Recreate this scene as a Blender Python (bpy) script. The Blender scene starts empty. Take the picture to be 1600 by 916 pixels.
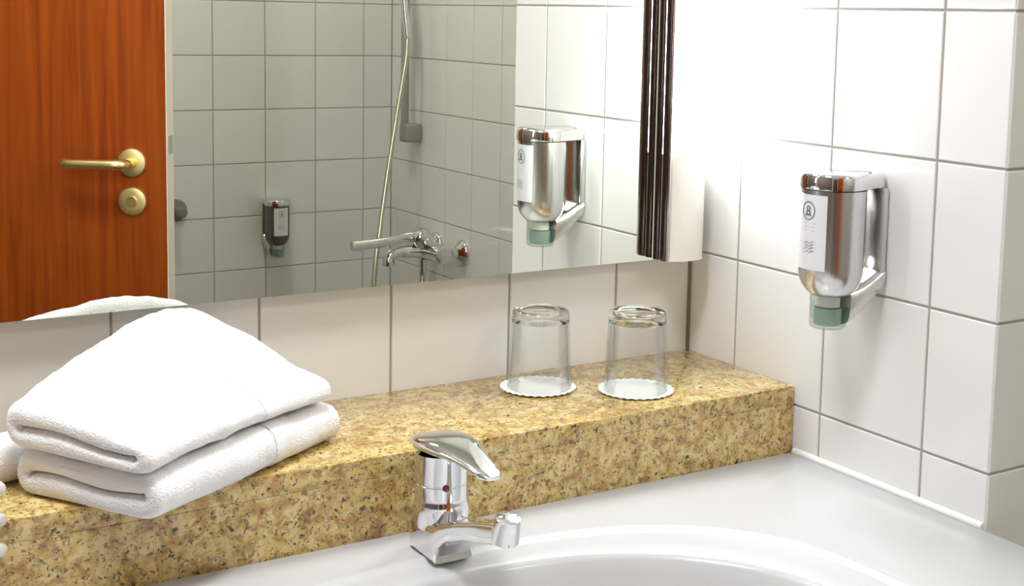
import bpy, bmesh, math, random
from mathutils import Vector, Matrix, noise
C = bpy.context.scene.collection
R = math.radians
PI = math.pi
random.seed(4)
H0 = 0.92            # height of the tile datum (z = 0 below) above the floor; everything is lifted by it at the end

# ------------------------------------------------------------------ camera, world, lights, exposure
cam_d = bpy.data.cameras.new('camera')
cam = bpy.data.objects.new('camera', cam_d); C.objects.link(cam)
bpy.context.scene.camera = cam
cr = Vector((0.83763966, -0.54577071, 0.02222914))
cu = Vector((0.04666561, 0.11205025, 0.9926062))
cf = Vector((0.54422617, 0.83040898, -0.11932645))
mw = Matrix((cr, cu, -cf)).transposed().to_4x4()
mw.translation = Vector((-1.0639286, -1.3362607, 0.4365304))
cam.matrix_world = mw
cam_d.sensor_fit = 'HORIZONTAL'; cam_d.sensor_width = 36.0
cam_d.lens = 2153.145 / 1600 * 36.0
cam_d.shift_x = (800 - 885.067) / 1600
cam_d.shift_y = (283.012 - 458) / 1600
cam_d.clip_start = 0.02

w = bpy.data.worlds.new('world'); bpy.context.scene.world = w; w.use_nodes = True
w.node_tree.nodes['Background'].inputs[0].default_value = (0.9, 0.95, 1, 1)
w.node_tree.nodes['Background'].inputs[1].default_value = 0.15

MIRROR_LAMP = 11.5    # emission of the two diffusers beside the mirror
CEILING_LAMP = 19.0   # emission of the round ceiling lamp over the basin
BATH_LAMP = 20.0
HALL_LAMP = 8.0
vs = bpy.context.scene.view_settings
vs.view_transform = 'Standard'; vs.look = 'None'; vs.gamma = 1.0; vs.use_curve_mapping = False
vs.exposure = 1.6

# ------------------------------------------------------------------ materials
def mat(name, col=(0.8, 0.8, 0.8), rough=0.5, metal=0.0, **kw):
    m = bpy.data.materials.new(name); m.use_nodes = True
    b = m.node_tree.nodes['Principled BSDF']
    b.inputs['Base Color'].default_value = (*col, 1)
    b.inputs['Roughness'].default_value = rough
    b.inputs['Metallic'].default_value = metal
    for k, v in kw.items():
        b.inputs[k.replace('_', ' ')].default_value = v
    m['b'] = 1
    return m
def nt(m): return m.node_tree.nodes, m.node_tree.links, m.node_tree.nodes['Principled BSDF']
def add_bump(m, scale, strength, dist=0.001, kind='ShaderNodeTexNoise', detail=4):
    N, L, B = nt(m)
    tc = N.new('ShaderNodeTexCoord'); n = N.new(kind); n.inputs['Scale'].default_value = scale
    if kind == 'ShaderNodeTexNoise': n.inputs['Detail'].default_value = detail
    bp = N.new('ShaderNodeBump'); bp.inputs['Strength'].default_value = strength; bp.inputs['Distance'].default_value = dist
    L.new(tc.outputs['Object'], n.inputs['Vector'])
    L.new(n.outputs[0], bp.inputs['Height']); L.new(bp.outputs[0], B.inputs['Normal'])
    return bp
def srgb(r, g, b):
    f = lambda c: (c / 255 / 12.92) if c / 255 <= 0.04045 else ((c / 255 + 0.055) / 1.055) ** 2.4
    return (f(r), f(g), f(b))

def tile_mat(name, col):
    m = mat(name, col, 0.12)
    N, L, B = nt(m)
    oi = N.new('ShaderNodeObjectInfo'); mr = N.new('ShaderNodeMapRange')
    mr.inputs['To Min'].default_value = 0.97; mr.inputs['To Max'].default_value = 1.02
    hsv = N.new('ShaderNodeHueSaturation'); hsv.inputs['Color'].default_value = (*col, 1)
    L.new(oi.outputs['Random'], mr.inputs['Value']); L.new(mr.outputs[0], hsv.inputs['Value']); L.new(hsv.outputs[0], B.inputs['Base Color'])
    add_bump(m, 14, 0.05, 0.004, detail=1)
    return m
M = {}
M['tile'] = tile_mat('white_glazed_tile', (0.83, 0.825, 0.81))
M['grout'] = mat('grout', (0.42, 0.39, 0.34), 0.9); add_bump(M['grout'], 400, 0.3)
M['paint'] = mat('ceiling_paint', (0.8, 0.79, 0.76), 0.8); add_bump(M['paint'], 120, 0.1)
M['taupe'] = mat('taupe_paint', (0.20, 0.155, 0.12), 0.7); add_bump(M['taupe'], 120, 0.1)
M['hall_paint'] = mat('hall_paint', (0.55, 0.47, 0.36), 0.8); add_bump(M['hall_paint'], 120, 0.1)
M['floor'] = mat('floor_tile', (0.25, 0.21, 0.17), 0.35)
def floor_nodes():
    N, L, B = nt(M['floor'])
    tc = N.new('ShaderNodeTexCoord'); br = N.new('ShaderNodeTexBrick'); br.offset = 0
    br.inputs['Scale'].default_value = 1; br.inputs['Brick Width'].default_value = 0.3; br.inputs['Row Height'].default_value = 0.3
    br.inputs['Mortar Size'].default_value = 0.003; br.inputs['Color1'].default_value = (.24, .2, .16, 1); br.inputs['Color2'].default_value = (.28, .235, .19, 1)
    br.inputs['Mortar'].default_value = (.12, .11, .1, 1)
    L.new(tc.outputs['Object'], br.inputs['Vector']); L.new(br.outputs['Color'], B.inputs['Base Color'])
floor_nodes()
M['ceramic'] = mat('white_ceramic', (0.585, 0.59, 0.60), 0.2, Specular_IOR_Level=0.35)
M['caulk'] = mat('white_silicone', (0.85, 0.84, 0.81), 0.35)
M['chrome'] = mat('chrome', (0.80, 0.80, 0.81), 0.06, 1.0)
M['chrome_dark_reflection'] = mat('fluted_chrome_dark_reflection', (0.16, 0.13, 0.13), 0.12, 1.0)  # lamp side chrome, the dark room it reflects is put into its colour
M['satin_dark_reflection'] = mat('satin_chrome_dark_reflection', (0.16, 0.165, 0.15), 0.3, 0.7)  # far dispenser's metal, colour darkened to stand for its dark reflections
M['satin'] = mat('satin_chrome', (0.70, 0.69, 0.68), 0.2, 1.0)
def satin_nodes():
    N, L, B = nt(M['satin'])
    tc = N.new('ShaderNodeTexCoord'); mp = N.new('ShaderNodeMapping'); mp.inputs['Scale'].default_value = (1, 1, 0.02)
    n = N.new('ShaderNodeTexNoise'); n.inputs['Scale'].default_value = 300
    mr = N.new('ShaderNodeMapRange'); mr.inputs['To Min'].default_value = 0.20; mr.inputs['To Max'].default_value = 0.25
    L.new(tc.outputs['Object'], mp.inputs['Vector']); L.new(mp.outputs[0], n.inputs['Vector']); L.new(n.outputs[0], mr.inputs['Value']); L.new(mr.outputs[0], B.inputs['Roughness'])
satin_nodes()
M['brass'] = mat('polished_brass', (0.92, 0.72, 0.30), 0.30, 1.0)
M['brass_dull'] = mat('brushed_brass', (0.90, 0.74, 0.36), 0.45, 1.0)
M['white_plastic'] = mat('white_plastic', (0.82, 0.81, 0.77), 0.3)
M['opal_cap'] = mat('opal_end_cap', (0.84, 0.81, 0.73), 0.35)
M['mid_grey'] = mat('mid_grey_plastic', (0.36, 0.35, 0.32), 0.35)
M['grey_plastic'] = mat('grey_plastic', (0.22, 0.215, 0.19), 0.35)
M['label'] = mat('label_paper', (0.80, 0.80, 0.84), 0.35)
M['ink'] = mat('label_ink', (0.10, 0.10, 0.13), 0.5)
M['ink_light'] = mat('label_ink_light', (0.35, 0.35, 0.42), 0.5)
M['dark'] = mat('dark_rubber', (0.02, 0.02, 0.02), 0.4)
M['red'] = mat('indicator_red', (0.18, 0.02, 0.02), 0.3)
M['mirror'] = mat('mirror_silver', (0.90, 0.93, 0.85), 0.0, 1.0)
M['mirror_back'] = mat('mirror_edge', (0.25, 0.27, 0.25), 0.3)
def thin_glass(name, tint, edge, refl=.5):
    m = bpy.data.materials.new(name); m.use_nodes = True; N = m.node_tree.nodes; L = m.node_tree.links; N.clear()
    out = N.new('ShaderNodeOutputMaterial'); t = N.new('ShaderNodeBsdfTransparent'); g = N.new('ShaderNodeBsdfGlossy'); g.inputs['Roughness'].default_value = .02
    lw = N.new('ShaderNodeLayerWeight'); lw.inputs['Blend'].default_value = .35; fr = N.new('ShaderNodeFresnel'); fr.inputs['IOR'].default_value = 1.45
    mx = N.new('ShaderNodeMix'); mx.data_type = 'RGBA'; mx.inputs[6].default_value = (*tint, 1); mx.inputs[7].default_value = (*edge, 1)
    pw = N.new('ShaderNodeMath'); pw.operation = 'POWER'; pw.inputs[1].default_value = 3.5; L.new(lw.outputs['Facing'], pw.inputs[0]); L.new(pw.outputs[0], mx.inputs[0]); L.new(mx.outputs[2], t.inputs['Color'])
    mm = N.new('ShaderNodeMath'); mm.operation = 'MULTIPLY'; mm.inputs[1].default_value = refl; L.new(fr.outputs[0], mm.inputs[0])
    ms = N.new('ShaderNodeMixShader'); L.new(mm.outputs[0], ms.inputs[0]); L.new(t.outputs[0], ms.inputs[1]); L.new(g.outputs[0], ms.inputs[2]); L.new(ms.outputs[0], out.inputs['Surface'])
    return m
M['thin_glass'] = thin_glass('thin_clear_glass', (.995, 1.0, .998), (.72, .78, .77), .4)
M['thin_plastic'] = thin_glass('thin_clear_plastic', (.93, .98, .96), (.66, .76, .72))
M['glass'] = mat('clear_glass', (0.97, 0.99, 0.985), 0.0, 0.0, Transmission_Weight=1.0, IOR=1.47)
M['pump'] = mat('clear_pump_plastic', (0.80, 0.92, 0.88), 0.06, 0.0, Transmission_Weight=0.9, IOR=1.3)
M['soap'] = mat('green_soap', (0.34, 0.45, 0.40), 0.15)
M['paper'] = mat('white_paper', (0.88, 0.88, 0.86), 0.7); add_bump(M['paper'], 900, 0.2, 0.0003)
M['edge'] = mat('cream_door_edge', (0.90, 0.80, 0.66), 0.5)
def emit(name, col, s):
    m = mat(name, (0.8, 0.8, 0.8), 0.4)
    b = m.node_tree.nodes['Principled BSDF']
    b.inputs['Emission Color'].default_value = (*col, 1); b.inputs['Emission Strength'].default_value = s
    return m
M['opal_lit'] = emit('lit_opal_diffuser', (0.90, 0.95, 1.0), MIRROR_LAMP)
M['ceil_lit'] = emit('lit_ceiling_diffuser', (0.95, 0.965, 1.0), CEILING_LAMP)
M['bath_lit'] = emit('lit_bath_diffuser', (0.96, 0.99, 0.82), BATH_LAMP)
M['hall_lit'] = emit('lit_hall_diffuser', (1.0, 0.9, 0.72), HALL_LAMP)

def towel_mat():
    m = mat('white_terry', (0.90, 0.895, 0.90), 0.95, Sheen_Weight=0.3)
    N, L, B = nt(m)
    tc = N.new('ShaderNodeTexCoord')
    v = N.new('ShaderNodeTexVoronoi'); v.inputs['Scale'].default_value = 480
    n = N.new('ShaderNodeTexNoise'); n.inputs['Scale'].default_value = 160; n.inputs['Detail'].default_value = 5
    a = N.new('ShaderNodeMath'); a.operation = 'ADD'
    b1 = N.new('ShaderNodeBump'); b1.inputs['Strength'].default_value = 0.45; b1.inputs['Distance'].default_value = 0.0016
    L.new(tc.outputs['Object'], v.inputs['Vector']); L.new(tc.outputs['Object'], n.inputs['Vector'])
    L.new(v.outputs['Distance'], a.inputs[0]); L.new(n.outputs[0], a.inputs[1]); L.new(a.outputs[0], b1.inputs['Height']); L.new(b1.outputs[0], B.inputs['Normal'])
    return m
M['terry'] = towel_mat()
M['band'] = mat('woven_cotton', (0.87, 0.87, 0.875), 0.75, Sheen_Weight=0.2); add_bump(M['band'], 700, 0.3, 0.0004)

def granite_mat():
    m = mat('polished_granite', (0.6, 0.5, 0.35), 0.16, Coat_Weight=0.3, Coat_Roughness=0.05)
    N, L, B = nt(m)
    tc = N.new('ShaderNodeTexCoord')
    def noise_(scale, detail=4, rough=0.6, dist=0.0, off=0):
        mp = N.new('ShaderNodeMapping'); mp.inputs['Location'].default_value = (off, off * 1.7, off * 0.3)
        n = N.new('ShaderNodeTexNoise'); n.inputs['Scale'].default_value = scale; n.inputs['Detail'].default_value = detail
        n.inputs['Roughness'].default_value = rough; n.inputs['Distortion'].default_value = dist
        L.new(tc.outputs['Object'], mp.inputs[0]); L.new(mp.outputs[0], n.inputs['Vector']); return n
    def ramp(src, stops):
        r = N.new('ShaderNodeValToRGB'); e = r.color_ramp.elements
        while len(e) < len(stops): e.new(0.5)
        for k, (p, c) in enumerate(stops): e[k].position = p; e[k].color = (*c, 1) if len(c) == 3 else c
        L.new(src, r.inputs[0]); return r
    def mix(fac, a, b):
        x = N.new('ShaderNodeMix'); x.data_type = 'RGBA'
        L.new(fac, x.inputs[0]); L.new(a, x.inputs[6]); L.new(b, x.inputs[7]); return x.outputs[2]
    base = ramp(noise_(70, 6, 0.7, 0.5).outputs[0], [(0.30, srgb(134, 94, 54)), (0.42, srgb(184, 150, 86)), (0.52, srgb(214, 188, 118)), (0.62, srgb(226, 206, 148)), (0.74, srgb(204, 182, 138))])
    def layer(c, n, lo, hi, col, a=1.0):
        r = ramp(n.outputs[0], [(lo, (0, 0, 0)), (hi, (a, a, a))])
        k = N.new('ShaderNodeRGB'); k.outputs[0].default_value = (*srgb(*col), 1)
        return mix(r.outputs[0], c, k.outputs[0])
    c = layer(base.outputs[0], noise_(40, 4, 0.6, 0.4, 9), .54, .66, (178, 124, 70), .5)      # pinkish orange clouds
    c = layer(c, noise_(170, 4, 0.6, 0.4, 3), .57, .63, (156, 138, 112), .7)                   # small grey grains
    c = layer(c, noise_(120, 4, 0.65, 0.6, 21), .58, .66, (128, 100, 44), .75)                 # olive
    c = layer(c, noise_(230, 3, 0.6, 0.3, 31), .59, .64, (98, 72, 50), .85)                   # brown specks
    c = layer(c, noise_(125, 3, 0.55, 0.5, 14), .65, .68, (60, 46, 40), .95)                 # larger dark specks
    c = layer(c, noise_(260, 3, 0.6, 0.3, 5), .65, .68, (44, 34, 32), .95)                     # fine dark specks
    L.new(c, B.inputs['Base Color'])
    return m
M['granite'] = granite_mat()

def wood_mat():
    m = mat('cherry_veneer', (0.3, 0.08, 0.02), 0.45, Specular_IOR_Level=0.15)
    N, L, B = nt(m)
    tc = N.new('ShaderNodeTexCoord')
    mp = N.new('ShaderNodeMapping'); mp.inputs['Scale'].default_value = (1, 1, 0.045)
    n = N.new('ShaderNodeTexNoise'); n.inputs['Scale'].default_value = 60; n.inputs['Detail'].default_value = 6; n.inputs['Distortion'].default_value = 0.6
    r = N.new('ShaderNodeValToRGB'); e = r.color_ramp.elements
    e[0].position = 0.25; e[0].color = (0.21, 0.031, 0.002, 1); e[1].position = 0.8; e[1].color = (0.40, 0.080, 0.008, 1)
    L.new(tc.outputs['Object'], mp.inputs[0]); L.new(mp.outputs[0], n.inputs['Vector']); L.new(n.outputs[0], r.inputs[0]); L.new(r.outputs[0], B.inputs['Base Color'])
    return m
M['wood'] = wood_mat()

# ------------------------------------------------------------------ mesh helpers
def finish(bm, name, m, parent=None, smooth=True, angle=38, loc=None):
    me = bpy.data.meshes.new(name)
    bmesh.ops.recalc_face_normals(bm, faces=bm.faces)
    bm.to_mesh(me); bm.free()
    if smooth:
        me.polygons.foreach_set('use_smooth', [True] * len(me.polygons)); me.set_sharp_from_angle(angle=R(angle))
    if m: me.materials.append(M[m] if isinstance(m, str) else m)
    o = bpy.data.objects.new(name, me); C.objects.link(o)
    if parent: o.parent = parent
    if loc: o.location = loc
    return o
def box(bm, lo, hi, bev=0.0, seg=2):
    lo, hi = Vector(lo), Vector(hi)
    ret = bmesh.ops.create_cube(bm, size=1)
    vs_ = ret['verts']
    for v in vs_: v.co = Vector(((lo[i] + hi[i]) / 2 + v.co[i] * (hi[i] - lo[i]) for i in range(3)))
    if bev > 0:
        es = list({e for v in vs_ for e in v.link_edges})
        bmesh.ops.bevel(bm, geom=es, offset=bev, segments=seg, profile=0.5, affect='EDGES')
    return bm
def boxo(name, lo, hi, m, parent=None, bev=0.0, seg=2):
    return finish(box(bmesh.new(), lo, hi, bev, seg), name, m, parent)
def rings(bm, loops, close=True, cap0=True, cap1=True):
    vl = [[bm.verts.new(p) for p in lp] for lp in loops]
    for a, b in zip(vl, vl[1:]):
        n = len(a)
        for i in range(n if close else n - 1):
            bm.faces.new((a[i], a[(i + 1) % n], b[(i + 1) % n], b[i]))
    if cap0: bm.faces.new(vl[0][::-1])
    if cap1: bm.faces.new(vl[-1])
    return vl
def lathe(bm, prof, seg=40, mtx=None, closed=False):
    """prof: list of (r, z); r 0 collapses to a point."""
    mtx = mtx or Matrix()
    rows = []
    for r, z in prof:
        if r < 1e-7: rows.append([bm.verts.new(mtx @ Vector((0, 0, z)))])
        else: rows.append([bm.verts.new(mtx @ Vector((r * math.cos(2 * PI * k / seg), r * math.sin(2 * PI * k / seg), z))) for k in range(seg)])
    pairs = list(zip(rows, rows[1:]))
    if closed: pairs.append((rows[-1], rows[0]))
    for a, b in pairs:
        for k in range(seg):
            k2 = (k + 1) % seg
            if len(a) == 1 and len(b) == 1: continue
            if len(a) == 1: bm.faces.new((a[0], b[k2], b[k]))
            elif len(b) == 1: bm.faces.new((a[k], a[k2], b[0]))
            else: bm.faces.new((a[k], a[k2], b[k2], b[k]))
    return bm
def tube(bm, pts, rad, seg=14, sx=1.0):
    pts = [Vector(p) for p in pts]
    rads = rad if isinstance(rad, (list, tuple)) else [rad] * len(pts)
    t0 = (pts[1] - pts[0]).normalized()
    up = Vector((0, 0, 1)) if abs(t0.z) < 0.9 else Vector((1, 0, 0))
    a = t0.cross(up).normalized()
    loops = []
    for i, p in enumerate(pts):
        t = (pts[min(i + 1, len(pts) - 1)] - pts[max(i - 1, 0)]).normalized()
        a = (a - t * a.dot(t)).normalized(); b = t.cross(a)
        loops.append([p + (a * math.cos(2 * PI * k / seg) * sx + b * math.sin(2 * PI * k / seg)) * rads[i] for k in range(seg)])
    rings(bm, loops); return bm
def spline(P, n=10):
    P = [Vector(p) for p in P]; Q = [P[0] * 2 - P[1]] + P + [P[-1] * 2 - P[-2]]; out = []
    for i in range(1, len(Q) - 2):
        for k in range(n):
            t = k / n
            out.append(0.5 * ((2 * Q[i]) + (-Q[i - 1] + Q[i + 1]) * t + (2 * Q[i - 1] - 5 * Q[i] + 4 * Q[i + 1] - Q[i + 2]) * t * t + (-Q[i - 1] + 3 * Q[i] - 3 * Q[i + 1] + Q[i + 2]) * t ** 3))
    return out + [P[-1]]
def rot_to(axis):   # matrix taking +Z to axis
    return Vector((0, 0, 1)).rotation_difference(Vector(axis)).to_matrix().to_4x4()
def thing(name, label, cat, loc=(0, 0, 0), rotz=0, group=None):
    o = bpy.data.objects.new(name, None); C.objects.link(o); o.empty_display_size = 0.05
    o.location = loc; o.rotation_euler = (0, 0, rotz); o['label'] = label; o['category'] = cat
    if group: o['group'] = group
    return o
def tag(o, label, cat, group=None):
    o['label'] = label; o['category'] = cat
    if group: o['group'] = group
    return o
def struct(o): o['kind'] = 'structure'; return o
def smooth(a, b, x):
    t = min(1, max(0, (x - a) / (b - a))); return t * t * (3 - 2 * t)

# ------------------------------------------------------------------ room shell
ZF, ZC = -H0, 1.50
XL, XW, YE, YB, YH = -1.75, 0.7289, -0.476, -2.3922, -3.2    # left wall, bath wall, partition end, bath back wall, hall end
YD, XR = -1.70, -0.95                                         # doorway wall, return wall
G = 0.0016                                                   # tile face stands proud of the grout by this much
P = 0.15
struct(boxo('floor', (XL - .1, YH - .1, ZF - .1), (XW + .1, .12, ZF), 'floor'))
struct(boxo('ceiling', (XL - .1, YH - .1, ZC), (XW + .1, .12, ZC + .1), 'paint'))
tile_cache = {}
def tile_bm(bm, w_, h_, mtx=None):
    """a glazed tile lying in local XZ with its lower left corner at the origin, face at y = 0 (towards -Y), eased edges"""
    mtx = mtx or Matrix()
    e = 0.0009
    lay = []
    for ins, y in ((0, G + 0.0006), (0, e * 0.9), (e, 0.0)):
        lay.append([bm.verts.new(mtx @ Vector(p)) for p in ((ins, y, ins), (w_ - ins, y, ins), (w_ - ins, y, h_ - ins), (ins, y, h_ - ins))])
    for a, b in zip(lay, lay[1:]):
        for i in range(4): bm.faces.new((a[i], a[(i + 1) % 4], b[(i + 1) % 4], b[i]))
    bm.faces.new(lay[2])
def tile_wall(wall, origin, rotz, length, cols, z0, zlo, zhi, lo_part=-0.30, hi_part=0.90, gap=0.0028, indiv=True):
    """wall: parent; origin: world point of the wall's left end seen from its front; cols: joint positions along it."""
    mats = Matrix.Translation(Vector(origin)) @ Matrix.Rotation(rotz, 4, 'Z')
    xs = [0.0] + sorted(c for c in cols if 0.003 < c < length - 0.003) + [length]
    k0 = math.floor((zlo - z0) / P); zs_ = [zlo] + [z0 + P * k for k in range(k0, k0 + 40) if zlo + .004 < z0 + P * k < zhi - .004] + [zhi]
    rest = bmesh.new(); nrest = 0
    for xa, xb in zip(xs, xs[1:]):
        for za, zb in zip(zs_, zs_[1:]):
            w_, h_ = xb - xa - gap, zb - za - gap
            if indiv and za >= lo_part - 1e-6 and zb <= hi_part + 1e-6:
                key = (round(w_, 5), round(h_, 5))
                if key not in tile_cache:
                    bm = bmesh.new(); tile_bm(bm, w_, h_); o = finish(bm, 'tile', 'tile', None, smooth=False)
                    tile_cache[key] = o.data
                else:
                    o = bpy.data.objects.new('tile', tile_cache[key]); C.objects.link(o)
                o.parent = wall
                o.rotation_euler = (R(random.uniform(-.05, .05)), 0, rotz + R(random.uniform(-.05, .05)))
                o.location = mats @ Vector((xa + gap / 2, random.uniform(0, 0.00015), za + gap / 2))
            else:
                tile_bm(rest, w_, h_, mats @ Matrix.Translation((xa + gap / 2, 0, za + gap / 2))); nrest += 1
    if nrest:
        s = finish(rest, 'distant_tiles', 'tile', wall, smooth=False); s['kind'] = 'stuff'
    else: rest.free()

# back wall (carries the mirror): face y = 0
wb = struct(boxo('wall_back', (XL - .1, G, ZF), (0.0, .12, ZC), 'grout'))
tile_wall(wb, (XL, 0, 0), 0, -XL, [-XL - .1127 - .15 * k for k in range(12)], 0, ZF, ZC, -0.0, 0.15)
# right wall = partition block x 0 .. XW, y YE .. 0
wr = struct(boxo('wall_right', (G, YE + G, ZF), (XW + .1, .12, ZC), 'grout'))
tile_wall(wr, (0, 0, 0), -PI / 2, -YE, [.0898, .2396, .3893], 0, ZF, ZC, -0.15, 0.90)       # seen from -x; runs from the corner outwards
tile_wall(wr, (0, YE, 0), 0, XW, [.1505 + .15 * k for k in range(5)], 0, ZF, ZC, -0.15, 0.75)
# bath side wall, bath back wall
wt = struct(boxo('wall_bath_side', (XW + G, YB - .1, ZF), (XW + .1, YE + G, ZC), 'grout'))
tile_wall(wt, (XW, YE, 0), -PI / 2, YE - YB, [.0787 + .15 * k for k in range(13)], .0068, ZF, ZC, -0.45, 0.61)
wf = struct(boxo('wall_bath_back', (XR, YB - .1, ZF), (XW + G, YB - G, ZC), 'grout'))
tile_wall(wf, (XW, YB, 0), PI, XW - XR, [XW - .639 + .15 * k for k in range(11)], .0068, ZF, ZC, -0.45, 0.61)
wrt = struct(boxo('wall_return', (XR - .1, YB - .1, ZF), (XR - G, YD - .1, ZC), 'grout'))
tile_wall(wrt, (XR, YB, 0), PI / 2, YD - YB, [.15 * k for k in range(1, 5)], 0, ZF, ZC, indiv=False)
wl = struct(boxo('wall_left', (XL - .1, YH, ZF), (XL, .12, ZC), 'taupe'))
# doorway wall with its opening, painted hall beyond
wd = struct(boxo('wall_doorway', (XL, YD - .1, 1.12), (XR, YD, ZC), 'paint'))
struct(boxo('wall_hall', (XL - .1, YH - .1, ZF), (XR, YH, ZC), 'hall_paint'))
struct(boxo('wall_hall_side', (XR - .1, YH, ZF), (XR, YB - .1, ZC), 'hall_paint'))
df = struct(boxo('trim_1', (XL, YD - .1, ZF), (XL + .06, YD + .012, 1.12), 'edge', bev=.003))
struct(boxo('trim_2', (XR - .05, YD - .1, ZF), (XR + .012, YD + .012, 1.12), 'edge', bev=.003))
# dark silicone joint in the room corner and the pale bead along the basin
bm = bmesh.new(); tube(bm, [(-.0006, -.0006, .0224), (-.0006, -.0006, ZC)], .0030, 8)
struct(finish(bm, 'trim_3', mat('corner_joint', (0.22, 0.205, 0.13), 0.6)))

ZSH, ZD, DS = 0.0224, -0.0545, 0.1985     # granite top, basin deck, shelf depth
bm = bmesh.new(); tube(bm, [(-.001, y, ZD + .0015) for y in (-DS - .004, -.3, -.4, -.474)], .0042, 10)
struct(finish(bm, 'trim_4', 'caulk'))

# ------------------------------------------------------------------ granite shelf on its masonry ledge
struct(boxo('wall_ledge', (XL + .002, -DS + .022, ZF), (-.002, -.0005, ZSH - .0215), 'grout'))
sh = thing('granite_shelf', 'speckled yellow-brown polished granite shelf running along the wall below the mirror', 'shelf', (-.9, -.1, ZSH))
T = Matrix.Translation((.9, .1, -ZSH))
def local(o, root):  # keep world placement while parenting to a moved empty
    o.parent = root; o.location = -Vector(root.location); return o
o = boxo('slab', (XL + .002, -DS, ZSH - .020), (-.0008, -.0008, ZSH), 'granite', bev=.0007, seg=2); local(o, sh)
bm = bmesh.new(); box(bm, (XL + .002, -DS + .0001, ZD - .03), (-.0008, -DS + .021, ZSH - .0201), .0002, 1)
o = finish(bm, 'front_panel', 'granite'); local(o, sh)

# ------------------------------------------------------------------ washbasin
def basin():
    root = thing('washbasin', 'large white ceramic washbasin with oval bowl in front of granite shelf', 'sink', (-.49, -.52, ZD))
    x0, x1, y0, y1 = -.488, .4885, -.29, -DS - .0008 + .52     # relative to centre (-.49,-.52)
    rc = .26
    def rect(th):
        dx, dy = math.cos(th), math.sin(th)
        lo, hi = 0.0, 1.0
        def inside(x, y):
            if not (x0 <= x <= x1 and y0 <= y <= y1): return False
            if y < y0 + rc:
                if x > x1 - rc: return (x - x1 + rc) ** 2 + (y - y0 - rc) ** 2 <= rc * rc
                if x < x0 + rc: return (x - x0 - rc) ** 2 + (y - y0 - rc) ** 2 <= rc * rc
            return True
        for _ in range(30):
            mid = (lo + hi) / 2
            if inside(dx * mid, dy * mid): lo = mid
            else: hi = mid
        return lo
    def sup(th, a, b, n):
        return (abs(math.cos(th) / a) ** n + abs(math.sin(th) / b) ** n) ** (-1 / n)
    N = 200
    ths = [2 * PI * k / N for k in range(N)]
    for xc in (x0, x1):     # snap rays to the square back corners
        a = math.atan2(y1, xc) % (2 * PI); i = min(range(N), key=lambda k: abs(ths[k] - a)); ths[i] = a
    rc_ = [rect(t) for t in ths]
    def outer(t): return min(sup(t, .318, .250, 2.5), rect(t) - .02)
    ro = [outer(t) for t in ths]
    ri = [sup(t, .262, .213, 2.05) for t in ths]
    cols = []
    loops = []
    def loop(f, z): loops.append([Vector((f(k) * math.cos(t), f(k) * math.sin(t), z)) for k, t in enumerate(ths)])
    loop(lambda k: rc_[k] - .03, -.10)
    loop(lambda k: rc_[k] - .004, -.045)
    loop(lambda k: rc_[k], -.006)
    loop(lambda k: rc_[k] - .0006, -.002)
    loop(lambda k: rc_[k] - .004, 0)
    loop(lambda k: rc_[k] * .5 + ro[k] * .5, 0)
    loop(lambda k: ro[k] + .010, 0)
    loop(lambda k: ro[k] + .005, .0006)
    loop(lambda k: ro[k] + .001, .0002)
    loop(lambda k: ro[k] - .003, -.0028)
    loop(lambda k: ro[k] - .008, -.0034)
    loop(lambda k: ro[k] * .5 + ri[k] * .5, -.0036)
    loop(lambda k: ri[k] + .010, -.0038)
    loop(lambda k: ri[k] + .004, -.0052)
    loop(lambda k: ri[k], -.0095)
    loop(lambda k: ri[k] - .004, -.019)
    for s, z in ((.93, -.045), (.88, -.075), (.78, -.105), (.62, -.128), (.4, -.142), (.2, -.148), (.1, -.150)):
        loop(lambda k: ri[k] * s, z)
    bm = bmesh.new(); rings(bm, loops, cap0=False, cap1=True)
    finish(bm, 'basin', 'ceramic', root, angle=50)
    bm = bmesh.new(); lathe(bm, [(0, -.1475), (.018, -.1475), (.022, -.1465), (.023, -.150), (0, -.150)], 32)
    finish(bm, 'drain', 'chrome', root)
basin()

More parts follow.
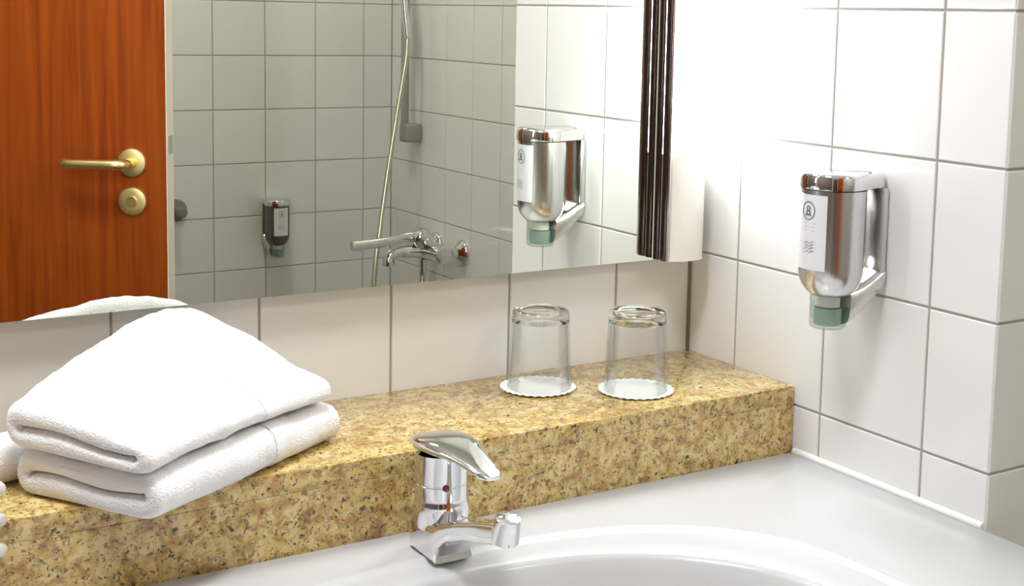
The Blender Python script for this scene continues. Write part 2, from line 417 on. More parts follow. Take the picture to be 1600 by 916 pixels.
# ------------------------------------------------------------------ mixer tap on the basin
def tap():
    cx, cy = -.488, -.261
    root = thing('basin_tap', 'chrome single-lever basin tap standing on the white sink deck', 'tap', (cx, cy, ZD))
    # local: -y is forwards (spout direction); z up from the deck
    def section(c, ax, up, wx, hz, n=28, e=3.2):
        out = []
        for k in range(n):
            t = 2 * PI * k / n
            x = abs(math.cos(t)) ** (2 / e) * math.copysign(1, math.cos(t)) * wx
            z = abs(math.sin(t)) ** (2 / e) * math.copysign(1, math.sin(t)) * hz
            out.append(Vector(c) + Vector(ax) * x + Vector(up) * z)
        return out
    # lower body: one side profile (y, z) swept across its width, hollowed below the spout
    top = [(.0250, .0400), (.0215, .0420), (.0100, .0415), (0, .0375), (-.0120, .0350), (-.0220, .0362), (-.0360, .0415), (-.0560, .0480), (-.0800, .0555), (-.1000, .0615), (-.1120, .0648)]
    bot = [(.0250, .0), (.0210, .0), (0, .0), (-.0140, .0), (-.0255, .0), (-.0238, .0060), (-.0262, .0140), (-.0340, .0215), (-.0560, .0300), (-.0900, .0395), (-.1120, .0455)]
    lp = []
    for (yt, zt), (yb_, zb_) in zip(top, bot):
        hw_ = (.0195 if yt > .024 else .0212) if yt > -.02 else .0212 - .0095 * (1 - smooth(-.085, -.02, yt))
        n = 8; pts = []
        cen = Vector((0, (yt + yb_) / 2, (zt + zb_) / 2)); ax = Vector((0, yt - yb_, zt - zb_)); hh = ax.length / 2; ax.normalize()
        lp.append(section(cen, (1, 0, 0), ax, hw_, hh, n=40, e=8 if yt > -.02 else 5))
    bm = bmesh.new(); rings(bm, lp)
    finish(bm, 'body', 'chrome', root, angle=30)
    # swivel aerator at the spout end
    ax = Vector((0, -.16, .987)).normalized()
    bm = bmesh.new(); lathe(bm, [(0, -.0125), (.0098, -.0125), (.0110, -.0117), (.0115, -.0100), (.0117, .0085), (.0112, .0112), (.0092, .0124), (0, .0126)], 40, Matrix.Translation((0, -.117, .0600)) @ rot_to(ax))
    a = finish(bm, 'aerator', 'chrome', root)
    bm = bmesh.new(); lathe(bm, [(0, -.0133), (.0085, -.0133), (.0090, -.0122), (0, -.0122)], 24, Matrix.Translation((0, -.117, .0600)) @ rot_to(ax))
    finish(bm, 'mesh_screen', 'grey_plastic', a)
    # cartridge housing: flared collar, waist, groove
    bm = bmesh.new()
    lathe(bm, [(0, .026), (.0225, .026), (.0245, .0340), (.0256, .0420), (.0256, .0470), (.0248, .0510), (.0240, .0560), (.0240, .0670), (.0236, .0676), (.0236, .0684), (.0240, .0690), (.0243, .0760), (.0248, .0860), (.0250, .0960), (0, .0960)], 56)
    finish(bm, 'cartridge_housing', 'chrome', root, angle=25)
    bm = bmesh.new(); lathe(bm, [(0, 0), (.0032, 0), (.0032, .001), (.0024, .0014), (0, .0014)], 20, Matrix.Translation(Vector((-.0075, -.0222, .0680))) @ rot_to((-.38, -.92, 0)))
    o = finish(bm, 'temperature_dot', 'red', root); o['label'] = 'small dark red dot on the housing'
    # lever: cap over the housing, tapering forwards and slightly down
    lp = []
    for y, z, wx, hz in ((.0285, .1015, .012, .0020), (.0265, .1020, .0185, .0042), (.019, .1028, .0238, .0058), (.006, .1038, .0262, .0066), (-.008, .1045, .0266, .0068), (-.024, .1048, .0245, .0062), (-.038, .1045, .0205, .0054), (-.052, .1035, .0165, .0046), (-.066, .1020, .0138, .0042), (-.078, .1000, .0122, .0042), (-.088, .0980, .0104, .0036), (-.0930, .0972, .0066, .0020)):
        lp.append(section((0, y, z), (1, 0, 0), (0, 0, 1), wx, hz, n=32, e=2.8))
    bm = bmesh.new(); rings(bm, lp)
    finish(bm, 'lever', 'chrome', root, angle=40)
tap()

# ------------------------------------------------------------------ towels
TH = math.atan2(.124, .203)
def towel(name, label, x, y, z, U, V, Hf, zbf, seed, bandv, sag):
    """U runs away from the near corner to the left, V to the right; Hf(u,v) thickness; zbf(u,v) underside."""
    root = thing(name, label, 'towel', (x, y, z), 0, 'folded towels on the granite shelf')
    ev = Vector((math.cos(TH), math.sin(TH), 0)); eu = Vector((-math.sin(TH), math.cos(TH), 0))
    NS, NE, NV = 44, 14, 84
    # parametric stations round the stadium: (kind, t) -> offset
    def outline(v, inset, slit=False):
        pts = []
        fullu = U
        for side in range(4):
            if side == 0: seq = [('top', k / NS) for k in range(NS)]
            elif side == 1: seq = [('left', k / NE) for k in range(NE)]
            elif side == 2: seq = [('bot', 1 - k / NS) for k in range(NS)]
            else: seq = [('near', k / NE) for k in range(NE)]
            for kind, t in seq:
                r = .020
                if kind in ('top', 'bot'):
                    u = r + (fullu - 2 * r) * t; s = 1 if kind == 'top' else -1
                    h = s
                    uu = u
                elif kind == 'left':
                    a = PI / 2 - PI * t; uu = fullu - r + r * math.cos(a); h = math.sin(a)
                else:
                    a = -PI / 2 - PI * t; uu = r + r * math.cos(a); h = math.sin(a)
                pts.append((uu, h))
        return pts
    base = outline(0, 0)
    def pos(uu, h, v, thick, wr=1.0):
        # thick: 1 = outer surface, 0 = at the slit
        H = Hf(min(max(uu / U, 0), 1), v / V); zb = zbf(min(max(uu / U, 0), 1), v / V)
        m_u = min(max(uu, .021), U - .021)
        if thick < 1:
            hole = .0022 if (uu < .020 or uu > U - .020) else .0007
            ci = .5 * (1 + .10 * math.sin(uu * 60 + seed))
            q = m_u + (uu - m_u) * .22
            z_ = H * ci + h * hole
            uo = q
            u2 = uo * (1 - thick) + uu * thick; z2 = z_ * (1 - thick) + (H / 2 + h * H / 2) * thick
        else:
            u2 = uu; z2 = H / 2 + h * H / 2
        p = ev * v + eu * u2 + Vector((0, 0, zb + z2))
        if thick > .6:
            q = p * 1.0 + Vector((seed * 3.1, 0, 0))
            n1 = noise.noise(q * 22) * .0030 + noise.noise(q * 55) * .0013 + noise.noise(q * 190) * .0007
            nz = Vector((0, 0, 1)) * h + eu * (1 if uu > U / 2 else -1) * (1 - abs(h))
            g = 0
            if h > -.2 and bandv: g = -.0016 * smooth(bandv - .003, bandv + .004, v)
            p += nz.normalized() * (n1 * wr * (1 if h > -.9 else .25) + g)
        p.z -= sag(p)
        if y + p.y > -.0032: p.y = -y - .0032 - .0006 * thick
        return p
    er = .0085
    bm = bmesh.new()
    outer, inner = [], []
    vv = []
    for k in range(5):
        a = k / 5 * PI / 2; vv.append((er * (1 - math.sin(a) ) , 1))
    stations = []
    for k in range(7): a = k / 6 * PI / 2; stations.append((er * (1 - math.sin(a)) , math.cos(a)))
    stations = stations[::-1] if False else stations
    sv = [(er * (1 - math.cos(a_)), 1 - .42 * (1 - math.sin(a_))) for a_ in [k / 6 * PI / 2 for k in range(7)]]
    allv = [(v_, th_) for v_, th_ in sv] + [(er + (V - 2 * er) * k / NV, 1) for k in range(1, NV)] + [(V - v_, th_) for v_, th_ in reversed(sv)]
    # wobble of the layered end
    def wob(h, v_): return 0
    for v_, th_ in allv:
        outer.append([pos(uu, h, v_, th_ if th_ < 1 else 1) for uu, h in base])
    for v_, th_ in allv:
        f = (1 - th_)
        inner.append([pos(uu, h, v_, f * .9) for uu, h in base])
    vo = [[bm.verts.new(p) for p in lp] for lp in outer]
    vi = [[bm.verts.new(p) for p in lp] for lp in inner]
    n = len(base)
    for a, b in zip(vo, vo[1:]):
        for i in range(n): bm.faces.new((a[i], a[(i + 1) % n], b[(i + 1) % n], b[i]))
    for a, b in zip(vi, vi[1:]):
        for i in range(n): bm.faces.new((b[i], b[(i + 1) % n], a[(i + 1) % n], a[i]))
    for a, b in ((vo[0], vi[0]), (vi[-1], vo[-1])):
        for i in range(n): bm.faces.new((b[i], b[(i + 1) % n], a[(i + 1) % n], a[i]))
    o = finish(bm, 'terry_cloth', 'terry', root, angle=80)
    # flat woven band wrapped over the front fold
    if bandv:
        bm = bmesh.new(); lps = []
        idx = [i for i in range(n)]
        sel = base[-NE:] + base[:18]
        for kv in range(7):
            v_ = bandv + .004 + .020 * kv / 6
            row = []
            for uu, h in sel:
                p = pos(uu, h, v_, 1, 1.0)
                nz = (Vector((0, 0, 1)) * h + eu * (-1) * (1 - abs(h))).normalized()
                row.append(p + nz * .0006)
            lps.append(row)
        rings(bm, lps, close=False, cap0=False, cap1=False)
        finish(bm, 'woven_band', 'band', root, angle=80)
    return root
ZT = ZSH + .0006
def hl(u, v): return .0365 + .004 * math.sin(PI * v) + .003 * u
def edge_sag(p): return 0
lowU, lowV = .160, .258
towel('folded_towel', 'lower of the two folded white terry towels, lying directly on the granite', -.7495, -.2720, ZT, lowU, lowV, hl,
      lambda u, v: 0.0, 1, .150, lambda p: 0)
def hu(u, v):
    m = 1 - (abs(v - .74) / .74) ** 1.5 if v < .74 else 1 - .45 * ((v - .74) / .26) ** 2
    return .0250 + .014 * u + .048 * smooth(.02, .90, u) * m
towel('folded_towel', 'upper of the two folded white terry towels, mounded and resting on the lower one', -.7560, -.2700, ZT, .160, .254, hu,
      lambda u, v: hl(u, v) + .0022, 2, .148, lambda p: 0)

# rolled face cloth at the far left
def cloth_roll():
    root = thing('rolled_cloth', 'small white rolled cloth at the left picture edge, behind the folded towels', 'cloth', (-.862, -.112, ZT))
    bm = bmesh.new(); lp = []
    rr = .0215
    for k in range(26):
        t = k / 25; x = -.07 + .125 * t
        e = min(1, math.sqrt(max(0, 1 - ((max(0, t - .86)) / .14) ** 2)), math.sqrt(max(0, 1 - ((max(0, .14 - t)) / .14) ** 2)))
        r_ = rr * (.62 + .38 * e)
        lp.append([Vector((x, math.cos(a) * r_, rr + math.sin(a) * r_ * (1 if math.sin(a) > 0 else (rr / r_ if r_ > rr * .9 else 1)))) + Vector((0, 0, 1)) * noise.noise(Vector((x * 40, a, 0))) * .0012 for a in [2 * PI * j / 36 for j in range(36)]])
    rings(bm, lp)
    finish(bm, 'roll', 'terry', root, angle=80)
    bm = bmesh.new()
    pts = [Vector((.0535, math.cos(t) * (.018 - .0011 * t), rr + math.sin(t) * (.018 - .0011 * t))) for t in [.25 * k for k in range(50)]]
    tube(bm, pts, .0016, 8); finish(bm, 'rolled_end', 'band', root)
    root.rotation_euler = (0, 0, R(20))
cloth_roll()
# white coiled cord at the far left, only its turns reach into the picture
def coil():
    bm = bmesh.new(); n = 24
    pts = [(-.985, -.235, .060), (-.955, -.238, .064), (-.920, -.236, .072), (-.893, -.228, .0730)]
    for k in range(n // 2, int(n * 3.5)):
        a = 2 * PI * k / n
        pts.append((-.8692 + .0095 * math.cos(a), -.2165 + .0095 * math.sin(a), .0805 - .0250 * k / n))
    pts += [(-.890, -.2225, -.0055), (-.915, -.230, -.0100), (-.950, -.236, -.0180), (-.985, -.238, -.0260)]
    tube(bm, pts, .0062, 12)
    o = finish(bm, 'coiled_cord', 'white_plastic')
    tag(o, 'white coiled cord hanging in front of the granite at the far left picture edge', 'cord')
coil()

# ------------------------------------------------------------------ tumblers on paper doilies
def doily(x, y, label):
    bm = bmesh.new(); N = 120
    lp = []
    for r_, z, am in ((.0, .0006, 0), (.030, .0006, 0), (.036, .0009, .0001), (.0425, .0022, .0006)):
        lp.append([Vector((max(r_, .0005) * math.cos(2 * PI * k / N) * (1 + am * 3 * math.cos(2 * PI * k / N * 30)), max(r_, .0005) * math.sin(2 * PI * k / N) * (1 + am * 3 * math.cos(2 * PI * k / N * 30)), z + am * math.cos(2 * PI * k / N * 30))) for k in range(N)])
    low = [[p - Vector((0, 0, .0006)) for p in l] for l in lp]
    rings(bm, lp + low[::-1])
    o = finish(bm, 'paper_doily', 'paper', angle=60, loc=(x, y, ZSH + .0001)); tag(o, label, 'doily', 'paper doilies under the tumblers'); return o
def tumbler(x, y, h, label):
    rt, rb = .0318, .0358      # base (up) and rim (down) radii
    root = thing('glass_tumbler', label, 'glass', (x, y, ZSH + .0012), 0, 'upside-down tumblers on the shelf')
    zb = h - .0135
    rz = lambda z: rb + (rt - rb) * (z / h) ** .9
    # thin wall, outer and inner surface
    bm = bmesh.new()
    lathe(bm, [(rb - .0018, .0008), (rb - .0009, 0), (rb, .0008)] + [(rz(z), z) for z in (.012, h * .45, h * .72, zb)] + [(rz(zb) - .0024, zb)] + [(rz(z) - .0024, z) for z in (h * .72, h * .45, .012)], 64, closed=True)
    finish(bm, 'glass_wall', 'thin_glass', root, angle=50)
    bm = bmesh.new()
    lathe(bm, [(0, zb + .0030), (.018, zb + .0022), (rt - .007, zb + .0006), (rz(zb), zb + .0002), (rt, h - .004), (rt - .0010, h - .0012), (rt - .0035, h), (.022, h - .0003), (0, h - .0022)], 64)
    finish(bm, 'thick_base', 'glass', root, angle=50)
doily(-.2627, -.0650, 'white paper doily under the glass tumbler that stands further left, nearer the tap')
doily(-.1725, -.1270, 'white paper doily under the right-hand tumbler, nearer the granite front edge')
tumbler(-.2610, -.0650, .0885, 'upside-down clear tumbler on the left, standing near the wall')
tumbler(-.1730, -.1270, .0905, 'upside-down clear tumbler on the right, standing near the room corner and granite front edge')

# ------------------------------------------------------------------ mirror and lamps
def mirror():
    x0, x1, z0, z1 = -.945, -.0745, .1456, 1.05
    root = thing('wall_mirror', 'large frameless mirror on the tiled wall above the granite shelf', 'mirror', ((x0 + x1) / 2, 0, z0))
    def w2l(lo, hi): return (Vector(lo) - Vector(root.location), Vector(hi) - Vector(root.location))
    boxo('backing', *w2l((x0 + .003, -.0170, z0 + .003), (x1 - .001, -.0008, z1 - .003)), 'mirror_back', root)
    boxo('mirror_glass', *w2l((x0, -.0208, z0), (x1, -.0172, z1)), 'mirror', root)
mirror()
def lamp(xc, sgn, label):
    """vertical wall lamp; sgn = +1: mirror lies on its left"""
    z0 = .1475
    root = thing('mirror_lamp', label, 'lamp', (xc, 0, z0), 0, 'lamps beside the mirror')
    hw = .0280
    def prof(n=18):
        pts = [Vector((-hw, -.034)), Vector((-hw, -.044))]
        for k in range(1, n):
            a = PI * k / n; pts.append(Vector((-hw * math.cos(a) ** 1 if abs(math.cos(a)) < .999 else -hw, -.044 - .0125 * math.sin(a))))
        pts += [Vector((hw, -.044)), Vector((hw, -.034))]
        return pts
    def ext(name, za, zb, m):
        bm = bmesh.new(); pr = prof()
        rings(bm, [[Vector((p.x, p.y, za)) for p in pr], [Vector((p.x, p.y, zb)) for p in pr]])
        return finish(bm, name, m, root, angle=50)
    ext('end_cap', 0, .128, 'opal_cap'); ext('end_cap', .905, .96, 'opal_cap')
    ext('diffuser', .1283, .9047, 'opal_lit')
    boxo('back_plate', (-hw, -.0340, .0), (hw, -.0008, .96), 'opal_cap', root)
    # fluted metal side towards the mirror
    s = -sgn
    for k, (ya, yb) in enumerate(((-.0225, -.0345), (-.0362, -.0490))):
        bm = bmesh.new()
        lpn = []
        for zz in (.0005, .9595):
            l_ = []
            for j in range(9):
                a = PI * j / 8; yy = (ya + yb) / 2 + (ya - yb) / 2 * math.cos(a); l_.append(Vector((s * (hw + .0002 + .0028 * math.sin(a)), yy, zz)))
            l_ += [Vector((s * (hw - .0), yb, zz)), Vector((s * (hw - .0), ya, zz))][0:0]
            lpn.append(l_)
        rings(bm, lpn); finish(bm, 'flute', 'chrome_dark_reflection', root, angle=60)
    bm = bmesh.new(); tube(bm, [(s * (hw + .0008), -.0503, .0005), (s * (hw + .0008), -.0503, .9595)], .0016, 10); finish(bm, 'bright_edge', 'chrome', root)
lamp(-.0470, 1, 'tall narrow opal wall lamp between mirror edge and room corner')
lamp(-.9740, -1, 'tall narrow opal wall lamp at the far left end of the mirror, outside the picture')

# ------------------------------------------------------------------ soap dispensers
def dispenser(x, y, z, rotz, label, bodymat='satin', group='wall soap dispensers'):
    """local: +y out of the wall, x along it, z up from the pump's lower end"""
    root = thing('soap_dispenser', label, 'dispenser', (x, y, z), rotz, group)
    cy, r = .0560, .0345
    def circ(rx, ry, cyy, zz, n=48, back=None):
        out = []
        for k in range(n):
            a = 2 * PI * k / n
            px, py = rx * math.cos(a), cyy + ry * math.sin(a)
            if back is not None and py < cyy: # D-shape running back to the wall
                py = cyy + (back - cyy) * abs(math.sin(a)) ** .8
                tp = min(1, (cyy - py) / .035)
                px = math.copysign(abs(rx) * (abs(math.cos(a)) ** .22) * (1 - .28 * tp), math.cos(a)) if abs(math.cos(a)) > 1e-6 else 0
            out.append(Vector((px, py, zz)))
        return out
    bm = bmesh.new()
    rings(bm, [circ(.0215 * s, .0205 * s, cy, zz) for s, zz in ((.9, .0350),)] + [circ(rx, rx * .98, cy, zz) for rx, zz in ((.0215, .0355), (.0250, .0390), (.0295, .0445), (.0325, .0510), (.0338, .0580), (.0340, .0660), (.0345, .1440), (.0345, .1460), (.0325, .1462))])
    finish(bm, 'container', bodymat, root, angle=40)
    bm = bmesh.new()
    rings(bm, [circ(rx, rx, cy, zz, back=bk) for rx, zz, bk in ((.0340, .1464, .002), (.0358, .1472, .0015), (.0362, .1500, .0012), (.0360, .1590, .0012), (.0350, .1620, .002), (.0325, .1640, .004), (.026, .1655, .012), (.014, .1662, .03))])
    cap = finish(bm, 'lid', 'chrome', root, angle=40)
    # bracket: back plate and swept arm under the container
    bm = bmesh.new(); box(bm, (-.0250, .0004, .0420), (.0250, .0085, .1468), .0022, 2)
    finish(bm, 'bracket', 'satin', root)
    bm = bmesh.new(); lp = []
    for yy, zc, hz, wx in ((.0030, .0520, .0100, .0270), (.0085, .0475, .0130, .0265), (.0170, .0395, .0150, .0250), (.0270, .0315, .0165, .0235), (.0370, .0255, .0178, .0215), (.0440, .0225, .0190, .0195)):
        n = 24; l_ = []
        for k in range(n):
            a = 2 * PI * k / n
            l_.append(Vector((abs(math.cos(a)) ** .5 * math.copysign(wx, math.cos(a)), yy - .25 * abs(math.sin(a)) ** .5 * math.copysign(hz, math.sin(a)) * .4, zc + abs(math.sin(a)) ** .5 * math.copysign(hz, math.sin(a)))))
        lp.append(l_)
    rings(bm, lp); finish(bm, 'arm', 'satin', root, angle=40)
    # clear pump with green soap
    bm = bmesh.new(); lathe(bm, [(0, 0), (.0165, 0), (.0185, .0015), (.0190, .004), (.0192, .0345), (.0180, .0352), (0, .0352)], 40, Matrix.Translation((0, cy + .001, 0)))
    pm = finish(bm, 'pump', 'thin_plastic', root)
    bm = bmesh.new(); lathe(bm, [(0, .003), (.0135, .003), (.0145, .0045), (.0145, .0215), (0, .0215)], 32, Matrix.Translation((0, cy + .001, 0)))
    o = finish(bm, 'soap_chamber', 'soap', pm)
    bm = bmesh.new(); lathe(bm, [(0, .0225), (.0125, .0225), (.0125, .0335), (0, .0335)], 32, Matrix.Translation((0, cy + .001, 0)))
    finish(bm, 'pump_collar', 'white_plastic', pm)
    # curved label on the front
    def curved(bm, a0, a1, z0, z1, rr, n=16, th=.0004):
        lo, hi = [], []
        for k in range(n + 1):
            a = a0 + (a1 - a0) * k / n
            lo.append((a, z0)); hi.append((a, z1))
        def pt(a, zz, rr_): return Vector((rr_ * math.sin(a), cy + rr_ * .985 * math.cos(a), zz))
        f = [[pt(a, zz, rr + th) for a, zz in row] for row in (lo, hi)]
        b = [[pt(a, zz, rr) for a, zz in row] for row in (lo, hi)]
        vf = [[bm.verts.new(p) for p in row] for row in f]; vb = [[bm.verts.new(p) for p in row] for row in b]
        for k in range(n):
            bm.faces.new((vf[0][k], vf[0][k + 1], vf[1][k + 1], vf[1][k])); bm.faces.new((vb[1][k], vb[1][k + 1], vb[0][k + 1], vb[0][k]))
            bm.faces.new((vf[1][k], vf[1][k + 1], vb[1][k + 1], vb[1][k])); bm.faces.new((vb[0][k], vb[0][k + 1], vf[0][k + 1], vf[0][k]))
        for k in (0, n): bm.faces.new((vf[0][k], vf[1][k], vb[1][k], vb[0][k]))
    bm = bmesh.new(); curved(bm, -.62, .62, .0640, .1415, .0346)
    lb = finish(bm, 'label', 'label', root, angle=60)
    # printed mark: ring with a small figure, then short wavy lines
    def pr(s, zz, rr=.03525): a = s / .0346; return Vector((rr * math.sin(a), cy + rr * .985 * math.cos(a), zz))
    def stroke(bm, pts, wd=.0005):
        tube(bm, [pr(*p_) for p_ in pts], wd, 6)
    bm = bmesh.new(); c0 = (0.0, .1250)
    stroke(bm, [(c0[0] + .0082 * math.cos(a), c0[1] + .0092 * math.sin(a)) for a in [2 * PI * k / 32 for k in range(33)]], .00045)
    for dz in (.0024, -.0022):
        stroke(bm, [(c0[0] + .0022 * math.cos(a), c0[1] + dz + .0022 * math.sin(a)) for a in [2 * PI * k / 16 for k in range(17)]], .0006)
    stroke(bm, [(-.002, c0[1] - .0035), (-.0042, c0[1] - .0052)], .0005); stroke(bm, [(.002, c0[1] - .0035), (.0042, c0[1] - .0052)], .0005)
    finish(bm, 'printed_emblem', 'ink', lb)
    bm = bmesh.new()
    for zz in (.0870, .0900, .0835, .0930):
        stroke(bm, [(-.0085 + .001 * k, zz + .0009 * math.sin(k * .9) - k * .00008) for k in range(15)], .00042)
    stroke(bm, [(-.0085, .1120), (.0070, .1118)], .0003); stroke(bm, [(-.0085, .1085), (.0035, .1083)], .00025)
    stroke(bm, [(-.0085, .1045), (.0050, .1044)], .00025)
    finish(bm, 'printed_lines', 'ink_light', lb)
    return root
dispenser(-.0005, -.3045, .1190, PI / 2, 'satin chrome soap dispenser with white label, on the white tiled wall at the right')
dispenser(.3510, YB + .0005, -.2540, 0, 'soap dispenser on the bath back wall, dark reflections painted into its body colour, seen in the mirror', 'satin_dark_reflection' if 'satin_dark_reflection' in M else 'satin')

# ------------------------------------------------------------------ door (seen in the mirror)
def door():
    e = Vector((.824, .566, 0)).normalized(); al = math.atan2(e.y, e.x)
    P0 = Vector((-.3050, -1.1936, 0))
    Wd, Tk = .76, .040
    root = thing('door', 'orange-brown cherry veneer door standing open, seen in the mirror', 'door', (P0.x - e.x * Wd, P0.y - e.y * Wd, ZF + .008), al)
    # local: x from hinge to free edge, +y = face seen in the mirror, z up
    hz = 1.10 - ZF
    boxo('leaf', (0, -Tk, 0), (Wd - .0012, 0, hz), 'wood', root, bev=.0008, seg=1)
    boxo('edge_strip', (Wd - .0012, -Tk + .0004, .0004), (Wd, -.0004, hz - .0004), 'edge', root)
    z0 = ZF + .008
    def Z(z): return z - z0
    hx = Wd - .0635
    # rosette + lever
    bm = bmesh.new(); mt = Matrix.Translation((hx, 0, Z(.1526))) @ rot_to((0, 1, 0))
    lathe(bm, [(0, 0), (.0262, 0), (.0262, .003), (.0250, .0055), (.0205, .0075), (.0130, .0082), (0, .0082)], 48, mt)
    ro = finish(bm, 'handle_rosette', 'brass_dull', root)
    bm = bmesh.new()
    zc = Z(.1526)
    tube(bm, spline([(hx, .006, zc), (hx, .022, zc), (hx, .036, zc), (hx - .006, .045, zc), (hx - .020, .049, zc), (hx - .050, .0495, zc), (hx - .075, .0495, zc), (hx - .098, .0485, zc), (hx - .108, .045, zc), (hx - .113, .036, zc)], 6),
         .0098, 18)
    finish(bm, 'lever_handle', 'brass', root, angle=60)
    bm = bmesh.new(); mt = Matrix.Translation((hx, 0, Z(.0815))) @ rot_to((0, 1, 0))
    lathe(bm, [(0, 0), (.0262, 0), (.0262, .003), (.0250, .0055), (.0205, .0072), (.0130, .0074), (0, .0074)], 48, mt)
    kr = finish(bm, 'lock_rosette', 'brass_dull', root)
    bm = bmesh.new(); mt = Matrix.Translation((hx, .0072, Z(.0815))) @ rot_to((0, 1, 0))
    lathe(bm, [(0, 0), (.0105, 0), (.0105, .004), (.0095, .006), (0, .006)], 32, mt); finish(bm, 'thumb_turn', 'brass', kr)
    boxo('latch_plate', (Wd - .0004, -.032, Z(.168)), (Wd + .0012, -.008, Z(.202)), 'satin', root)
    for zz in (.25, 1.75):
        bm = bmesh.new(); tube(bm, [(-.004, .004, zz), (-.004, .004, zz + .09)], .007, 12); finish(bm, 'hinge', 'satin', root)
door()

# ------------------------------------------------------------------ bath fittings (seen in the mirror)
def bath_mixer():
    zc = -.2080; y1, y2 = -1.945, -2.095; ym = (y1 + y2) / 2; xb = XW - .068
    root = thing('bath_mixer', 'chrome bath mixer with long lever on the bath side wall, seen in the mirror', 'tap', (XW, ym, zc))
    L_ = lambda x, y, z: Vector((x - XW, y - ym, z - zc))
    for yy in (y1, y2):
        bm = bmesh.new(); lathe(bm, [(0, 0.0005), (.0350, .0005), (.0350, .004), (.0320, .010), (.0200, .018), (.0150, .024), (.0150, .05), (0, .05)], 40, Matrix.Translation(L_(XW, yy, zc)) @ rot_to((-1, 0, 0)))
        finish(bm, 'wall_flange', 'chrome', root)
        bm = bmesh.new(); lathe(bm, [(0, .038), (.0190, .038), (.0205, .041), (.0205, .058), (.0185, .061), (0, .061)], 6, Matrix.Translation(L_(XW, yy, zc)) @ rot_to((-1, 0, 0)))
        finish(bm, 'union_nut', 'chrome', root, smooth=False)
    bm = bmesh.new()
    tube(bm, [L_(xb, y1 + .022, zc), L_(xb, y1 + .018, zc), L_(xb, y1 - .02, zc), L_(xb, ym, zc), L_(xb, y2 + .02, zc), L_(xb, y2 - .018, zc), L_(xb, y2 - .022, zc)], [.018, .0255, .0260, .0275, .0260, .0255, .018], 28)
    finish(bm, 'body', 'chrome', root)
    # cartridge dome leaning outwards, with the lever on it
    ax = Vector((-.55, 0, .83)).normalized()
    bm = bmesh.new(); lathe(bm, [(0, 0), (.024, 0), (.026, .012), (.0265, .028), (.0285, .036), (.0300, .044), (.0285, .054), (.0220, .062), (.010, .066), (0, .067)], 36, Matrix.Translation(L_(xb, ym, zc)) @ rot_to(ax))
    finish(bm, 'cartridge_dome', 'chrome', root)
    bm = bmesh.new()
    tube(bm, spline([L_(xb - .030, ym, zc + .040), L_(xb - .070, ym + .003, zc + .040), L_(xb - .120, ym + .006, zc + .033), L_(xb - .175, ym + .010, zc + .030), L_(xb - .232, ym + .014, zc + .029)], 6), [.016] * 3 + [.0135] * 22, 18, .8)
    finish(bm, 'lever', 'chrome', root)
    bm = bmesh.new()
    tube(bm, spline([L_(xb, ym, zc - .004), L_(xb - .04, ym, zc - .002), L_(xb - .085, ym, zc), L_(xb - .110, ym, zc - .006), L_(xb - .118, ym, zc - .022)], 5), [.0175] * 10 + [.015] * 11, 18)
    sp = finish(bm, 'spout', 'chrome', root)
    bm = bmesh.new(); lathe(bm, [(0, 0), (.0125, 0), (.0155, .002), (.0155, .020), (.0140, .023), (0, .023)], 28, Matrix.Translation(L_(xb - .118, ym, zc - .036))); finish(bm, 'aerator', 'chrome', sp)
    bm = bmesh.new(); lathe(bm, [(0, -.075), (.0095, -.075), (.0105, -.072), (.0105, -.050), (.0125, -.048), (.0125, -.030), (.0095, -.028), (.0095, 0), (0, 0)], 24, Matrix.Translation(L_(xb, ym - .03, zc)))
    finish(bm, 'hose_outlet', 'chrome', root)
bath_mixer()
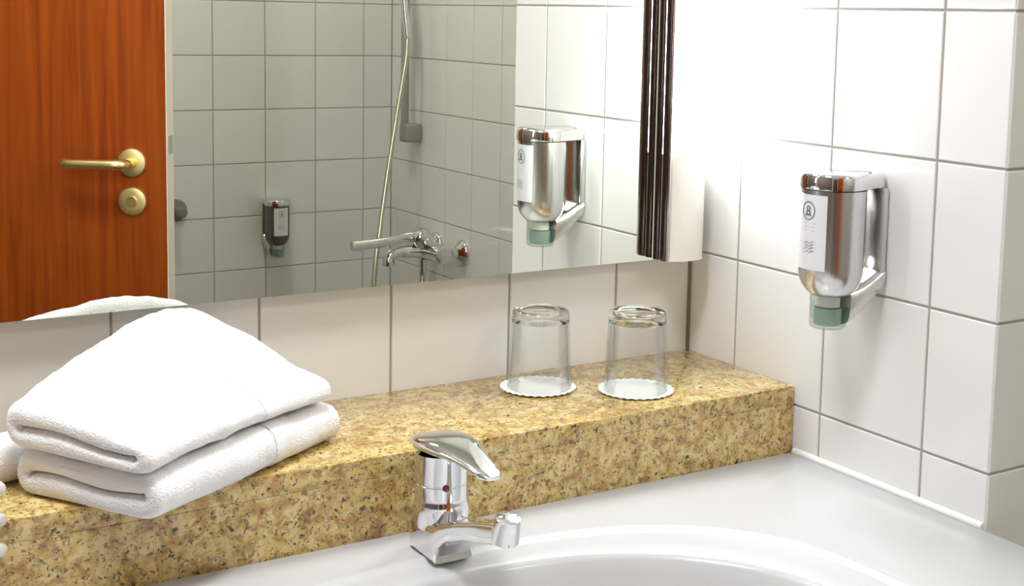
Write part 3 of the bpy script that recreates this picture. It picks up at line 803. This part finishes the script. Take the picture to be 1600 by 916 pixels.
def shower():
    yb, xb = -2.215, XW - .045
    root = thing('shower_rail', 'grey vertical shower rail with square foot on the bath side wall, seen in the mirror', 'shower rail', (XW, yb, .07))
    zz = .07
    bm = bmesh.new(); box(bm, (-.052, -.024, 0), (-.0005, .024, .052), .006, 3); finish(bm, 'rail_foot', 'mid_grey', root)
    bm = bmesh.new(); box(bm, (-.060, -.030, .95), (-.0005, .030, 1.002), .006, 3); finish(bm, 'rail_foot', 'satin', root)
    bm = bmesh.new(); tube(bm, [(-.045, 0, .04), (-.045, 0, .97)], .0115, 20); finish(bm, 'rail', 'mid_grey', root)
    bm = bmesh.new(); box(bm, (-.095, -.025, .60), (-.030, .025, .65), .006, 2); finish(bm, 'slider', 'satin', root)
    # hand shower held by the slider, hose hanging from it
    hs = thing('hand_shower', 'chrome hand shower on the rail, only the hose end in the mirror', 'shower head', (.640, -2.165, .364))
    bm = bmesh.new(); tube(bm, [(.019, .015, 0), (.019, .013, .012), (.0145, 0, .10), (.0065, -.05, .32), (-.020, -.06, .42)], [.0085, .0105, .0110, .0115, .013], 18); finish(bm, 'handle', 'chrome', hs)
    bm = bmesh.new(); lathe(bm, [(0, 0), (.04, 0), (.043, .006), (.03, .022), (0, .026)], 32, Matrix.Translation((-.035, -.062, .42)) @ rot_to((.6, 0, .8))); finish(bm, 'spray_head', 'chrome', hs)
    bm = bmesh.new()
    pts = spline([(.659, -2.150, .364), (.652, -2.146, .30), (.620, -2.132, .160), (.578, -2.108, -.020), (.548, -2.085, -.150), (.522, -2.062, -.260), (.515, -2.05, -.36), (.545, -2.045, -.44), (.600, -2.045, -.46), (.648, -2.047, -.40), (XW - .068, -2.05, -.282)], 16)
    tube(bm, pts, .0068, 12)
    o = finish(bm, 'shower_hose', 'hose'); tag(o, 'thin slanting metal shower hose hanging beside the bath mixer, seen in the mirror', 'hose')
M['hose'] = mat('metal_hose', (0.62, 0.60, 0.50), 0.22, 1.0)
def hose_nodes():
    N, L, B = nt(M['hose'])
    tc = N.new('ShaderNodeTexCoord'); wv = N.new('ShaderNodeTexWave'); wv.bands_direction = 'Z'; wv.inputs['Scale'].default_value = 90
    bp = N.new('ShaderNodeBump'); bp.inputs['Strength'].default_value = .6; bp.inputs['Distance'].default_value = .001
    L.new(tc.outputs['Object'], wv.inputs['Vector']); L.new(wv.outputs[0], bp.inputs['Height']); L.new(bp.outputs[0], B.inputs['Normal'])
hose_nodes()
shower()
bm = bmesh.new()
lathe(bm, [(0, .0004), (.030, .0004), (.030, .006), (.0270, .011), (.013, .013), (.011, .016), (.011, .045), (.0145, .048), (.0145, .058), (.012, .061), (0, .061)], 40, rot_to((0, 1, 0)))
tag(finish(bm, 'wall_hook', 'grey_plastic', loc=(.083, YB, -.113)), 'round grey fitting on the bath back wall, half hidden behind the door edge', 'hook')

# ------------------------------------------------------------------ ceiling lamps
def ceiling_lamp(x, y, r, m, label):
    root = thing('ceiling_lamp', label, 'lamp', (x, y, ZC), 0, 'round ceiling lamps')
    bm = bmesh.new(); lathe(bm, [(0, 0), (r + .02, 0), (r + .02, -.03), (r + .012, -.034), (r, -.030), (0, -.030)], 40); finish(bm, 'housing', 'white_plastic', root)
    bm = bmesh.new(); lathe(bm, [(0, -.048), (r * .5, -.046), (r * .85, -.040), (r - .002, -.031), (0, -.031)], 40); finish(bm, 'diffuser', m, root)
ceiling_lamp(-.84, -.54, .17, 'ceil_lit', 'round opal ceiling lamp above the washbasin, outside the picture')
ceiling_lamp(.05, -1.75, .12, 'bath_lit', 'round opal ceiling lamp above the bath, outside the picture')
ceiling_lamp(-1.4, -2.5, .12, 'hall_lit', 'round opal ceiling lamp in the hall, outside the picture')

# lift everything so that the floor is at z = 0
for o in list(C.objects):
    if o.parent is None: o.location.z += H0
